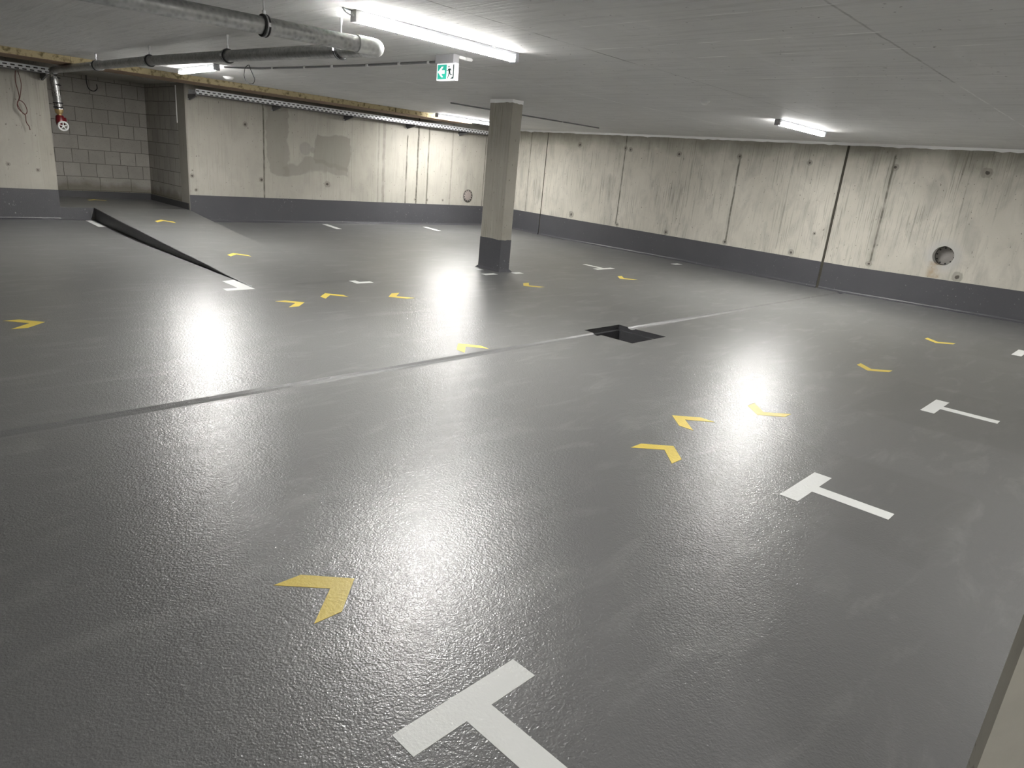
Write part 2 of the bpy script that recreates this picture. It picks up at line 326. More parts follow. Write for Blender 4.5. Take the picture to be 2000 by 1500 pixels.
# ------------------------------------------------------------------ mesh helpers
class MB:
    def __init__(s): s.v = []; s.f = []; s.mi = []
    def add(s, vs, fs, mi=0):
        o = len(s.v); s.v += [tuple(p) for p in vs]
        s.f += [tuple(i + o for i in f) for f in fs]; s.mi += [mi] * len(fs)
    def box(s, x0, x1, y0, y1, z0, z1, mi=0):
        vs = [(x, y, z) for z in (z0, z1) for y in (y0, y1) for x in (x0, x1)]
        s.add(vs, [(0, 2, 3, 1), (4, 5, 7, 6), (0, 1, 5, 4), (2, 6, 7, 3), (0, 4, 6, 2), (1, 3, 7, 5)], mi)
    def prism(s, poly, zb, zt, mi=0):     # poly: (x,y) list ccw; zb/zt functions
        n = len(poly)
        vs = [(x, y, zb(x, y)) for x, y in poly] + [(x, y, zt(x, y)) for x, y in poly]
        fs = [tuple(range(n, 2 * n)), tuple(reversed(range(n)))] + [(i, (i + 1) % n, n + (i + 1) % n, n + i) for i in range(n)]
        s.add(vs, fs, mi)
    def extr(s, poly, o, U, V, W, d, mi=0):  # polygon in plane (U,V) at o, extruded along W by d
        o = Vector(o); U = Vector(U); V = Vector(V); W = Vector(W); n = len(poly)
        a = [o + U * p + V * q for p, q in poly]; b = [p + W * d for p in a]
        s.add([tuple(p) for p in a + b], [tuple(range(n, 2 * n)), tuple(reversed(range(n)))] + [(i, (i + 1) % n, n + (i + 1) % n, n + i) for i in range(n)], mi)
    def tube(s, pts, r, n=16, cap=True, mi=0):
        pts = [Vector(p) for p in pts]; rr = r if isinstance(r, (list, tuple)) else [r] * len(pts)
        rings = []; prev = None
        for i, p in enumerate(pts):
            d = (pts[min(i + 1, len(pts) - 1)] - pts[max(i - 1, 0)]).normalized()
            if prev is None:
                a = Vector((0, 0, 1)) if abs(d.z) < .9 else Vector((1, 0, 0))
                a = (a - d * a.dot(d)).normalized()
            else:
                a = (prev - d * prev.dot(d)).normalized()
            prev = a; b = d.cross(a)
            rings.append([p + (a * math.cos(2 * math.pi * k / n) + b * math.sin(2 * math.pi * k / n)) * rr[i] for k in range(n)])
        vs = [tuple(v) for R_ in rings for v in R_]; fs = []
        for i in range(len(rings) - 1):
            for k in range(n):
                fs.append((i * n + k, i * n + (k + 1) % n, (i + 1) * n + (k + 1) % n, (i + 1) * n + k))
        if cap: fs.append(tuple(reversed(range(n)))); fs.append(tuple((len(rings) - 1) * n + k for k in range(n)))
        s.add(vs, fs, mi)
    def torus(s, c, axis, R_, r, n=28, m=8, mi=0):
        c = Vector(c); ax = Vector(axis).normalized()
        a = Vector((0, 0, 1)) if abs(ax.z) < .9 else Vector((1, 0, 0)); a = (a - ax * a.dot(ax)).normalized(); b = ax.cross(a)
        vs = []; fs = []
        for i in range(n):
            t = 2 * math.pi * i / n; d = a * math.cos(t) + b * math.sin(t)
            for j in range(m):
                u = 2 * math.pi * j / m
                vs.append(tuple(c + d * (R_ + r * math.cos(u)) + ax * r * math.sin(u)))
        for i in range(n):
            for j in range(m):
                fs.append((i * m + j, ((i + 1) % n) * m + j, ((i + 1) % n) * m + (j + 1) % m, i * m + (j + 1) % m))
        s.add(vs, fs, mi)
    def build(s, name, mats, parent=None, origin=None, smooth=False, bevel=0):
        me = bpy.data.meshes.new(name)
        o0 = Vector(origin) if origin else Vector((0, 0, 0))
        me.from_pydata([tuple(Vector(p) - o0) for p in s.v], [], s.f)
        if not isinstance(mats, (list, tuple)): mats = [mats]
        for m in mats: me.materials.append(m)
        for p, i in zip(me.polygons, s.mi): p.material_index = i
        bm = bmesh.new(); bm.from_mesh(me); bmesh.ops.recalc_face_normals(bm, faces=bm.faces)
        if bevel: bmesh.ops.bevel(bm, geom=bm.edges[:], offset=bevel, segments=2, profile=.6, affect='EDGES', clamp_overlap=True)
        bm.to_mesh(me); bm.free()
        if smooth:
            me.shade_smooth()
            try: me.set_sharp_from_angle(angle=math.radians(40))
            except Exception: pass
        ob = bpy.data.objects.new(name, me); COL.objects.link(ob)
        if origin: ob.location = o0
        if parent is not None:
            ob.parent = parent
            ob.matrix_parent_inverse = Matrix.Translation(-Vector(parent_world(parent)))
        return ob
def parent_world(p):
    l = Vector(p.location)
    while p.parent is not None:
        break
    return l
def child(parent, mb, name, mats, **k):
    """a part: mesh data in world coordinates, parent has a pure translation"""
    ob = mb.build(name, mats, None, **k)
    ob.parent = parent
    base = Vector((0, 0, 0)); p = parent
    while p is not None: base += Vector(p.location); p = p.parent
    for v in ob.data.vertices: v.co -= base
    return ob
def thing(name, label, cat, loc, group=None):
    o = bpy.data.objects.new(name, None); COL.objects.link(o); o.location = loc
    o.empty_display_size = .1
    return tag(o, label, cat, group)
def tag(o, label, cat, group=None):
    o['label'] = label; o['category'] = cat
    if group: o['group'] = group
    return o
def struct(ob, label=None):
    ob['kind'] = 'structure'
    if label: ob['label'] = label
    return ob

# ------------------------------------------------------------------ floor
SX0, SX1, SY0, SY1 = 6.09, 6.765, 3.975, 4.64      # drain pit
xs = sorted(set([-6 + i * .9 for i in range(11)] + [SX0, SX1, XR + .1, 3.0, 3.69, 5.35, 5.7, 7.2] + [8 + i * .8 for i in range(7)]))
ys = sorted(set([-4.7 + i * .9 for i in range(10)] + [SY0, SY1, YG - .075, YG - .058, YG - .040, YG - .012, YG + .012, YG + .040, YG + .055, YG + .07, 4.2, 5, 6, 7, 8.0, 9, 10, 11, 11.6, 12.2, 12.7, 13.4, 14.06]))
def chan(y):
    d = y - YG
    if abs(d) > .065: return 0
    if -.06 < d < -.05: return -.002
    if d < -.03: return -.013
    if abs(d) < .02: return -.021
    if d < .045: return -.015
    return -.001
mb = MB(); nx = len(xs)
def FZ(x, y):
    return fz(x, y) + chan(y)
vs = [(x, y, FZ(x, y)) for y in ys for x in xs]; fs = []
for j in range(len(ys) - 1):
    for i in range(nx - 1):
        cx = (xs[i] + xs[i + 1]) / 2; cy = (ys[j] + ys[j + 1]) / 2
        if SX0 < cx < SX1 and SY0 < cy < SY1: continue
        fs.append((j * nx + i, j * nx + i + 1, (j + 1) * nx + i + 1, (j + 1) * nx + i))
mb.add(vs, fs)
# slab body under the surface (four boxes around the pit)
mb.box(-6, SX0 - .06, -4.7, 14.06, -.75, -.05, 0); mb.box(SX1 + .06, XR + .1, -4.7, 14.06, -.75, -.05, 0)
mb.box(SX0 - .06, SX1 + .06, -4.7, SY0 - .06, -.75, -.05, 0); mb.box(SX0 - .06, SX1 + .06, SY1 + .06, 14.06, -.75, -.05, 0)
fl = struct(mb.build('floor', M['floor']), 'grey epoxy garage floor')
# drain pit: rebate and shaft
mb = MB()
yb = sorted([SY0, YG - .058, YG - .04, YG - .012, YG + .012, YG + .04, YG + .055, SY1])
zl = -.055; st = .045; zb = -.50
for X, inn in ((SX0, SX0 + st), (SX1, SX1 - st)):
    for a, b in zip(yb, yb[1:]):
        mb.add([(X, a, FZ(X, a)), (X, b, FZ(X, b)), (X, b, zl), (X, a, zl)], [(0, 1, 2, 3)])
    i0, i1 = SY0 + st, SY1 - st
    mb.add([(X, SY0, zl), (X, SY1, zl), (inn, i1, zl), (inn, i0, zl)], [(0, 1, 2, 3)])
    mb.add([(inn, i0, zl), (inn, i1, zl), (inn, i1, zb), (inn, i0, zb)], [(0, 1, 2, 3)])
for Y, inn in ((SY0, SY0 + st), (SY1, SY1 - st)):
    mb.add([(SX0, Y, FZ(SX0, Y)), (SX1, Y, FZ(SX1, Y)), (SX1, Y, zl), (SX0, Y, zl)], [(0, 1, 2, 3)])
    mb.add([(SX0, Y, zl), (SX1, Y, zl), (SX1 - st, inn, zl), (SX0 + st, inn, zl)], [(0, 1, 2, 3)])
    mb.add([(SX0 + st, inn, zl), (SX1 - st, inn, zl), (SX1 - st, inn, zb), (SX0 + st, inn, zb)], [(0, 1, 2, 3)])
mb.add([(SX0 + st, SY0 + st, zb), (SX1 - st, SY0 + st, zb), (SX1 - st, SY1 - st, zb), (SX0 + st, SY1 - st, zb)], [(0, 1, 2, 3)])
pit = mb.build('drain_pit', M['pit'])
tag(pit, 'open square drain pit sunk in the grey floor across the drainage channel', 'drain pit')

# ------------------------------------------------------------------ ceiling
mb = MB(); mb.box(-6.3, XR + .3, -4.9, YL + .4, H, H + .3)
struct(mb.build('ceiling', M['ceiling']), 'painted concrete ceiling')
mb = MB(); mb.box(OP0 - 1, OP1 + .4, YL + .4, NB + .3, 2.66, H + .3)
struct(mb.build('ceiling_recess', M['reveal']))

# ------------------------------------------------------------------ right wall with two movement joints and a round opening
HX, HZ, HR = 2.952, .923, .165
J1, J2 = 4.93, 12.385
T = .3
mb = MB()
def rb(y0, y1, z0=-.3, z1=H + .02): mb.box(XR, XR + T, y0, y1, z0, z1)
rb(-4.9, HX - .3); rb(HX + .3, J1 - .024); rb(J1 + .024, J2 - .014); rb(J2 + .014, YL + .3)
rb(HX - .3, HX + .3, -.3, HZ - .3); rb(HX - .3, HX + .3, HZ + .3)
n = 48; ci = []; sq = []
for k in range(n):
    a = 2 * math.pi * k / n; c_, s_ = math.cos(a), math.sin(a); m_ = max(abs(c_), abs(s_))
    ci.append((HX + HR * c_, HZ + HR * s_)); sq.append((HX + .3 * c_ / m_, HZ + .3 * s_ / m_))
vv = [(XR, y, z) for y, z in ci] + [(XR, y, z) for y, z in sq] + [(XR + .2, y, z) for y, z in ci]
ff = [(k, (k + 1) % n, n + (k + 1) % n, n + k) for k in range(n)] + [(k, (k + 1) % n, 2 * n + (k + 1) % n, 2 * n + k) for k in range(n)]
mb.add(vv, ff)
mb.box(XR + .2, XR + T, HX - .3, HX + .3, HZ - .3, HZ + .3)
struct(mb.build('wall_right', M['wall_r']), 'board-marked concrete wall on the right')
for i, (j, w) in enumerate(((J1, .024), (J2, .014))):
    mb = MB(); mb.box(XR + .012, XR + .1, j - w, j + w, -.3, H)
    struct(mb.build('trim_%d' % (i + 1), M['joint']), 'dark sealed movement joint in the right wall')
# pale sealant strip where the right wall meets the ceiling, ragged lower edge
mb = MB(); yv = [-4.5 + .11 * i for i in range(int((YL + 4.5) / .11) + 1)]
low = [H - .040 - random.random() * .012 - (.014 if random.random() < .12 else 0) for _ in yv]
vs = []; fs = []
for y, l in zip(yv, low): vs += [(XR - .006, y, H), (XR - .006, y, l), (XR, y, l), (XR, y, H)]
for i in range(len(yv) - 1):
    o = i * 4; fs += [(o, o + 4, o + 5, o + 1), (o + 1, o + 5, o + 6, o + 2)]
mb.add(vs, fs); struct(mb.build('trim_3', M['sealant']), 'pale strip between ceiling and right wall')

# ------------------------------------------------------------------ painted band + cove
B = .507
def band_r(mb, y0, y1):
    cuts = [y0] + [c for c in (YG, 8.0, 11.6, 12.7) if y0 < c < y1] + [y1]
    for a, b in zip(cuts, cuts[1:]):
        za, zb_ = fz(0, a), fz(0, b)
        # band top line follows the straight falls seen on the wall
        ta = B + (.0141 * (a - YG) if a > YG else .0115 * (YG - a)); tb = B + (.0141 * (b - YG) if b > YG else .0115 * (YG - b))
        pr_ = lambda z, t: [(XR - .004, t), (XR - .004, z + .045), (XR - .012, z + .022), (XR - .045, z + .004), (XR - .05, z - .02), (XR + .01, z - .02), (XR + .01, t)]
        A = pr_(za, ta); Bq = pr_(zb_, tb); m_ = len(A)
        mb.add([(x, a, z) for x, z in A] + [(x, b, z) for x, z in Bq],
               [(i, (i + 1) % m_, m_ + (i + 1) % m_, m_ + i) for i in range(m_)] + [tuple(range(m_)), tuple(reversed(range(m_, 2 * m_)))])
mb = MB(); band_r(mb, -4.6, J1 - .024); band_r(mb, J1 + .024, J2 - .014); band_r(mb, J2 + .014, YL)
struct(mb.build('baseboard_right', M['band']), 'dark grey painted band along the right wall')
TL = B + .0141 * (YL - YG)
def band_l(mb, x0, x1, slope=0):
    z = fz(0, YL)
    P = [(YL - .004, TL), (YL - .004, z + .045), (YL - .012, z + .022), (YL - .045, z + .003), (YL - .05, z - .02), (YL + .01, z - .02), (YL + .01, TL)]
    m_ = len(P)
    mb.add([(x0, y, q) for y, q in P] + [(x1, y, q) for y, q in P], [(i, (i + 1) % m_, m_ + (i + 1) % m_, m_ + i) for i in range(m_)] + [tuple(range(m_)), tuple(reversed(range(m_, 2 * m_)))])
mb = MB(); band_l(mb, OP1, XR - .004)
struct(mb.build('baseboard_left', M['band']), 'dark grey painted band below the left wall')
mb = MB(); band_l(mb, -6, OP0)
mb.box(OP0, OP0 + .004, YL - .004, YL + .4, .34, TL)
struct(mb.build('baseboard_left', M['band_rough']), 'dark painted band left of the recess')

# ------------------------------------------------------------------ left wall, recess
mb = MB(); mb.box(OP1, XR + .0, YL, YL + .4, -.3, H + .02)
struct(mb.build('wall_left', M['wall_l']), 'concrete wall right of the recess')
mb = MB(); mb.box(-6.3, OP0, YL, YL + .4, -.3, H + .02)
struct(mb.build('wall_left', M['wall_l']), 'concrete wall left of the recess')
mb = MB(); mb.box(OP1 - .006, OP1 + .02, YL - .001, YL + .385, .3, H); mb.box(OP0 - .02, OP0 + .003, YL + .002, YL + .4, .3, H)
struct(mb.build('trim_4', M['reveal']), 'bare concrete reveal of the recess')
mb = MB(); mb.box(OP1 + .004, OP1 + .3, YL + .4, NB + .2, .2, H)
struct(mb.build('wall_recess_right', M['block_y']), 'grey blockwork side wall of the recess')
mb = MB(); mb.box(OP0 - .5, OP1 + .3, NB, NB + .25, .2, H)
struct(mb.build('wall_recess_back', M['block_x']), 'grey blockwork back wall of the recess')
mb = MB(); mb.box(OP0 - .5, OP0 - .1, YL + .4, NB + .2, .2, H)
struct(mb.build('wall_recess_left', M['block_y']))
mb = MB(); mb.box(OP1 - .012, OP1 + .004, YL + .04, NB, .35, .475)
struct(mb.build('baseboard_recess_right', M['dark_paint']))
mb = MB(); mb.box(OP0 - .1, OP1 - .004, NB - .014, NB, .35, .485)
struct(mb.build('baseboard_recess_back', M['dark_paint']))
# thin mortar ridge on the block wall edge
mb = MB(); mb.box(OP1 - .012, OP1, YL + .40, YL + .425, 1.95, 2.62)
struct(mb.build('trim_5', M['sealant']))
# landing of the recess, front flush with the wall
mb = MB(); mb.box(OP0 - .1, OP1 + .01, YL + .001, NB + .05, .02, .355)
struct(mb.build('floor_recess', M['floor']), 'raised floor of the recess')
mb = MB()
mb.box(OP0 - .004, RX0 - .002, YL - .006, YL + .02, .12, .354)
mb.prism([(OP0, YL - .03), (RX0 - .01, YL - .03), (RX0 - .01, YL + .01), (OP0, YL + .01)], lambda x, y: .1, lambda x, y: .142 + (.02 if y > YL else 0))
struct(mb.build('trim_6', M['band_rough']), 'rough painted front of the raised recess floor')

# ------------------------------------------------------------------ ramp
ry = [7.9 + .25 * i for i in range(24)] + [YL + .01]
rx = [RX0, RX0 + .03, 4.1, 4.6, 5.0, RX1 - .02, RX1]
mb = MB(); n_ = len(rx)
vs = [(x, y, rz(x, y)) for y in ry for x in rx]
fs = [(j * n_ + i, j * n_ + i + 1, (j + 1) * n_ + i + 1, (j + 1) * n_ + i) for j in range(len(ry) - 1) for i in range(n_ - 1)]
mb.add(vs, fs)
top = mb
rt = MB(); rt.add(vs, fs)
for X in (RX1,):
    a = [(X, y, rz(X, y)) for y in ry] + [(X, y, -.02) for y in ry]; k = len(ry)
    rt.add(a, [(i, i + 1, k + i + 1, k + i) for i in range(k - 1)])
ramp = thing('entry_ramp', 'long grey ramp rising from the floor to the recess in the left wall', 'ramp', (4.52, 7.9, .05))
child(ramp, rt, 'ramp_deck', M['floor'])
sd = MB(); k = len(ry)
o1 = [(RX0, y, rz(RX0, y) - .012) for y in ry]; o2 = [(RX0, y, -.02) for y in ry]
sd.add(o1 + o2 + [(RX0 + .03, y, -.02) for y in ry] + [(RX0 + .03, y, rz(RX0, y) - .012) for y in ry],
       [(i, i + 1, k + i + 1, k + i) for i in range(k - 1)] + [(3 * k + i, 3 * k + i + 1, i + 1, i) for i in range(k - 1)])
c_ = child(ramp, sd, 'side_face', M['dark_paint']); c_['label'] = 'dark painted side face of the ramp'
ed = MB(); ed.tube([(RX0, y, rz(RX0, y) - .010) for y in ry], .012, 8)
child(ramp, ed, 'edge_strip', M['pit'], smooth=True)

# ------------------------------------------------------------------ painted marks
Z0 = .0014
def mark(name, poly, mat, label, cat, group, zf=fz):
    cx = sum(p[0] for p in poly) / len(poly); cy = sum(p[1] for p in poly) / len(poly)
    mb = MB(); mb.prism(poly, lambda x, y: zf(x, y) - .002, lambda x, y: zf(x, y) + Z0)
    ob = mb.build(name, mat, origin=(cx, cy, zf(cx, cy)))
    return tag(ob, label, cat, group)
CH = [(0, 0), (-.155, .155), (-.272, .155), (-.112, 0), (-.272, -.155), (-.155, -.155)]
def chevron(ax, ay, d, label, k=1.0, zf=fz):
    a = {'+x': 0, '+y': 90, '-x': 180}[d] * math.pi / 180; c, s = math.cos(a), math.sin(a)
    poly = [(ax + k * (c * x - s * y), ay + k * (s * x + c * y)) for x, y in CH]
    # finely split so that it follows the falls of the floor
    return mark('floor_arrow', poly, M['yellow'], label, 'arrow marking', 'yellow direction arrows painted on the floor', zf)
zfw = fz
for a in [
    (1.36, 2.05, '+x', 'largest yellow arrow in the foreground, just left of the nearest white T', 1, zfw),
    (3.83, 2.06, '+x', 'yellow arrow pointing right, nearest of the three in the cluster by the middle T', 1, zfw),
    (4.375, 2.41, '+y', 'yellow arrow pointing away, between the two sideways arrows of the nearer cluster', 1, zfw),
    (5.00, 2.025, '-x', 'yellow arrow pointing left lying in the bright reflection of the right lamp', 1, zfw),
    (7.50, 2.00, '-x', 'thin yellow arrow above the white T at the right, nearer of two in a row', 1.03, zfw),
    (10.08, 1.98, '-x', 'thin yellow arrow furthest right, near the cut-off white mark at the frame edge', 1.07, zfw),
    (9.84, 6.87, '-x', 'small far yellow arrow right of the column, below the distant white T', 1.1, fz),
    (7.42, 6.89, '-x', 'small yellow arrow just in front of the column', 1.08, fz),
    (4.96, 6.87, '-x', 'yellow arrow pointing left between the ramp foot and the column', 1.05, fz),
    (4.33, 4.82, '+y', 'yellow arrow beside the drainage channel, left of the drain pit', 1, fz),
    (4.325, 7.29, '+y', 'yellow arrow pointing away at the foot of the ramp', 1, fz),
    (3.845, 6.92, '+x', 'yellow arrow pointing right below the foot of the ramp, beside the white corner', 1, fz),
    (1.355, 6.94, '+x', 'lone yellow arrow at the far left edge of the floor', 1, fz),
    (4.42, 10.05, '+y', 'yellow arrow painted on the lower half of the ramp', 1.0, rz),
    (4.43, 12.95, '+y', 'yellow arrow painted on the upper half of the ramp', 1.0, rz)]:
    chevron(a[0], a[1], a[2], a[3], a[4], a[5])
zre = lambda x, y: .355
chevron(4.15, 15.75, '+y', 'faint yellow arrow on the dark raised floor inside the recess', 1.0, zre)
def T_mark(cx, yt, label, bw=.52, bh=.105, sw=.106, sl=.42, zf=zfw, up=False):
    s = -1 if not up else 1
    P = [(cx - bw / 2, yt), (cx + bw / 2, yt), (cx + bw / 2, yt + s * bh), (cx + sw / 2, yt + s * bh), (cx + sw / 2, yt + s * (bh + sl)), (cx - sw / 2, yt + s * (bh + sl)), (cx - sw / 2, yt + s * bh), (cx - bw / 2, yt + s * bh)]
    mark('parking_mark', P, M['white'], label, 'parking marking', 'white T shaped parking marks')
T_mark(1.26, 1.290, 'largest white T mark cut by the bottom edge of the picture')
T_mark(3.968, 1.277, 'middle-sized white T mark, second nearest, right of the lamp reflection')
T_mark(6.715, 1.239, 'white T mark near the right edge, smaller and further than the one below it')
T_mark(10.60, 1.195, 'white T mark cut off by the right edge of the picture')
T_mark(10.50, 7.66, 'small distant white T mark between the column and the right wall', bw=.55, bh=.11, sw=.11, sl=.43, zf=fz, up=True)
G2 = 'short white bay marks at the far side'
def W(poly, label, g=G2): mark('parking_mark', poly, M['white'], label, 'parking marking', g)
W([(3.32, 7.745), (3.66, 7.745), (3.665, 8.34), (3.50, 8.30), (3.50, 7.86), (3.32, 7.86)], 'white corner mark at the left foot of the ramp')
W([(5.05, 7.71), (5.31, 7.71), (5.31, 7.80), (5.15, 7.80), (5.15, 8.27), (5.05, 8.27)], 'white corner mark at the right foot of the ramp')
W([(3.52, 13.24), (3.645, 13.24), (3.645, 13.97), (3.52, 13.97)], 'white stripe at the top end of the dark ramp side, by the wall')
W([(8.06, 13.13), (8.19, 13.13), (8.25, 13.83), (8.12, 13.83)], 'short white stripe by the left wall, nearer to the ramp')
W([(10.68, 12.93), (10.82, 12.93), (10.86, 13.56), (10.74, 13.56)], 'short white stripe by the left wall, nearer to the column')
W([(7.46, 7.76), (7.73, 7.76), (7.73, 7.87), (7.46, 7.87)], 'white pad in front of the column, left of its corner')
W([(8.10, 7.72), (8.29, 7.72), (8.29, 7.83), (8.10, 7.83)], 'white pad to the right of the column base')
W([(7.70, 8.15), (7.79, 8.15), (7.79, 8.29), (7.70, 8.29)], 'tiny white mark behind the left edge of the column')
W([(12.98, 7.67), (13.25, 7.67), (13.25, 7.80), (12.98, 7.80)], 'small white mark close to the foot of the right wall')

# ------------------------------------------------------------------ columns
PX, PY, PW, PL_ = 7.92, 7.94, .225, .50
col = thing('concrete_column', 'free-standing rectangular concrete column in the middle of the garage', 'column', (PX + PW / 2, PY + PL_ / 2, .05))
mb = MB()
mb.box(PX, PX + PW, PY, PY + PL_, -.02, H)
o = child(col, mb, 'shaft', [M['column']], bevel=.006)
mb = MB(); jag = .004
zc = fz(PX, PY)
def ringbox(mb, x0, x1, y0, y1, za, ztf, mi=0):
    pts = []
    for i in range(9): pts.append((x0, y1 + (y0 - y1) * i / 8))
    for i in range(1, 6): pts.append((x0 + (x1 - x0) * i / 5, y0))
    for i in range(1, 9): pts.append((x1, y0 + (y1 - y0) * i / 8))
    for i in range(1, 5): pts.append((x1 + (x0 - x1) * i / 5, y1))
    m_ = len(pts); mb.add([(x, y, za) for x, y in pts] + [(x, y, ztf(x, y)) for x, y in pts], [(i, (i + 1) % m_, m_ + (i + 1) % m_, m_ + i) for i in range(m_)] + [tuple(range(m_, 2 * m_))], mi)
ringbox(mb, PX - .003, PX + PW + .003, PY - .003, PY + PL_ + .003, -.02, lambda x, y: .565 + random.uniform(-.006, .006))
o = child(col, mb, 'painted_base', M['band']); o['label'] = 'dark grey painted base of the column'
mb = MB()
for k_ in range(5):
    pass
cv = .045
P0 = (PX - .003, PX + PW + .003, PY - .003, PY + PL_ + .003)
q0 = [(P0[0] - cv, P0[2] - cv), (P0[1] + cv, P0[2] - cv), (P0[1] + cv, P0[3] + cv), (P0[0] - cv, P0[3] + cv)]
q1 = [(P0[0], P0[2]), (P0[1], P0[2]), (P0[1], P0[3]), (P0[0], P0[3])]
mb.add([(x, y, fz(x, y) - .004) for x, y in q0] + [(x, y, fz(x, y) + .04) for x, y in q1], [(i, (i + 1) % 4, 4 + (i + 1) % 4, 4 + i) for i in range(4)])
child(col, mb, 'cove', M['band'])
mb = MB(); ringbox(mb, PX - .005, PX + PW + .005, PY - .005, PY + PL_ + .005, 2.655, lambda x, y: H)
for i in range(len(mb.v) // 2): mb.v[i] = (mb.v[i][0], mb.v[i][1], mb.v[i][2] + random.uniform(-.012, .012))
child(col, mb, 'sealant_collar', M['sealant'])
# near column at the camera's right, chamfered corner
nx0, ny0 = 1.34, .0265
c = .0150
nc = MB()
poly = [(nx0, ny0 - c), (nx0, -.55), (nx0 + .24, -.55), (nx0 + .24, ny0), (nx0 + c, ny0)]
nc.prism(list(reversed(poly)), lambda x, y: fz(x, y) - .02, lambda x, y: H)
ncol = thing('concrete_column', 'close bare concrete column with chamfered corner at the lower right edge', 'column', (nx0 + .12, -.26, fz(0, 0)))
child(ncol, nc, 'shaft', M['near'])
mb = MB()
for (x, y, z0, z1, w) in ((nx0 - .0005, ny0 - c - .001, .50, .62, .0016), (nx0 + c * .92, ny0 - c * .08, .52, .66, .0014)):
    mb.tube([(x, y, z0), (x + .0006, y, (z0 + z1) / 2), (x, y, z1)], [w, w * .8, w * .3], 6)
o = child(ncol, mb, 'edge_crack', M['joint']); o['label'] = 'dark chipped edge line'

# ------------------------------------------------------------------ insulation boards
ins = thing('insulation_strip', 'yellow-brown mineral wool boards fixed under the ceiling along the left wall', 'insulation', (6, 12.75, H))
IY0, IY1, IZ = 12.75, 13.42, 2.603
ins_segs = [(-6, 3.22), (3.22, 4.5), (4.5, 5.7), (5.7, 6.9), (6.9, 8.1), (8.1, 9.3), (9.3, 10.5), (10.5, 11.42)]
for a, b in ins_segs:
    mb = MB()
    mb.box(a + .002, b - .002, IY0, IY1, IZ + .006, H - .001)
    ob = child(ins, mb, 'wool_board', M['wool'])
    # texture in world space
    mb = MB(); mb.box(a, b, IY0 - .002, IY1, IZ, IZ + .006)
    child(ob, mb, 'facing', M['wool_face'])

# ------------------------------------------------------------------ cable trays
def cable_tray(x0, x1, brackets, label, loc):
    t = thing('cable_tray', label, 'cable tray', loc, 'perforated cable trays on the left wall')
    mb = MB(); mb.box(x0, x1, 13.648, 13.651, 2.470, 2.556); mb.box(x0, x1, 13.651, 13.662, 2.553, 2.556)
    o = child(t, mb, 'side_rail', M['tray']); o['label'] = 'bright perforated front rail'
    mb = MB(); mb.box(x0, x1, 13.978, 13.981, 2.470, 2.556)
    child(t, mb, 'side_rail', M['zinc'])
    mb = MB(); mb.box(x0, x1, 13.651, 13.978, 2.466, 2.470)
    child(t, mb, 'tray_bottom', M['zinc_dark'])
    for bx in brackets:
        mb = MB()
        mb.extr([(13.66, 2.462), (14.018, 2.462), (14.018, 2.37), (13.99, 2.37), (13.66, 2.438)], (bx - .02, 0, 0), (0, 1, 0), (0, 0, 1), (1, 0, 0), .004)
        mb.extr([(13.66, 2.466), (14.018, 2.466), (14.018, 2.460), (13.66, 2.460)], (bx - .02, 0, 0), (0, 1, 0), (0, 0, 1), (1, 0, 0), .04)
        mb.extr([(13.66, 2.438), (13.99, 2.372), (13.99, 2.366), (13.66, 2.432)], (bx - .02, 0, 0), (0, 1, 0), (0, 0, 1), (1, 0, 0), .03)
        o = child(t, mb, 'wall_bracket', M['zinc_dark'])
        mb = MB(); mb.box(bx - .035, bx + .03, 13.985, 14.019, 2.372, 2.392)
        child(o, mb, 'bracket_foot', M['plastic_white'])
    return t
cable_tray(5.41, XR - .01, (5.43, 7.09, 8.77, 10.47, 12.13), 'long perforated metal cable tray running along the left wall to the corner', (9.5, 14.0, 2.47))
cable_tray(-6, 3.13, (3.10, 1.4, -.3), 'short end of perforated cable tray on the wall left of the recess', (1.5, 14.0, 2.47))

# ------------------------------------------------------------------ drain pipe
pp = thing('ceiling_pipe', 'grey galvanised pipe hung under the ceiling with an elbow, ending in a red hydrant valve', 'pipe', (3.25, 4.7, 2.454))
R0 = .0545
def P1(x): return (x, 4.70, 2.454 - (3.25 - x) * .0245)
mb = MB(); mb.tube([P1(-3.5), P1(.5), P1(2.2), P1(3.12)], R0, 32)
child(pp, mb, 'pipe_section', M['pipe'], smooth=True)
def P2z(y): return lerp_tab([(4.7, 2.454), (7.41, 2.504), (9.64, 2.536), (13.88, 2.550), (14.3, 2.551)], y)
mb = MB(); mb.tube([(3.25, y, P2z(y)) for y in (4.83, 6, 7.41, 8.5, 9.64, 11, 12.4, 13.88)], R0, 32)
child(pp, mb, 'pipe_section', M['pipe'], smooth=True)
# elbow with collars
el = []
for i in range(11):
    a = math.pi / 2 * i / 10; r_ = .10
    el.append((3.25 - r_ + r_ * math.sin(a), 4.70 + r_ - r_ * math.cos(a), 2.454))
mb = MB(); mb.tube([(3.03, 4.70, 2.450)] + el + [(3.25, 4.92, 2.4565)], R0 * 1.075, 32)
mb.torus((3.035, 4.70, 2.450), (1, 0, 0), R0 * 1.06, .0055, 32, 8)
mb.torus((3.25, 4.915, 2.456), (0, 1, 0), R0 * 1.06, .0055, 32, 8)
o = child(pp, mb, 'elbow', M['pipe_bright'], smooth=True); o['label'] = 'pale elbow at the corner of the pipe run'
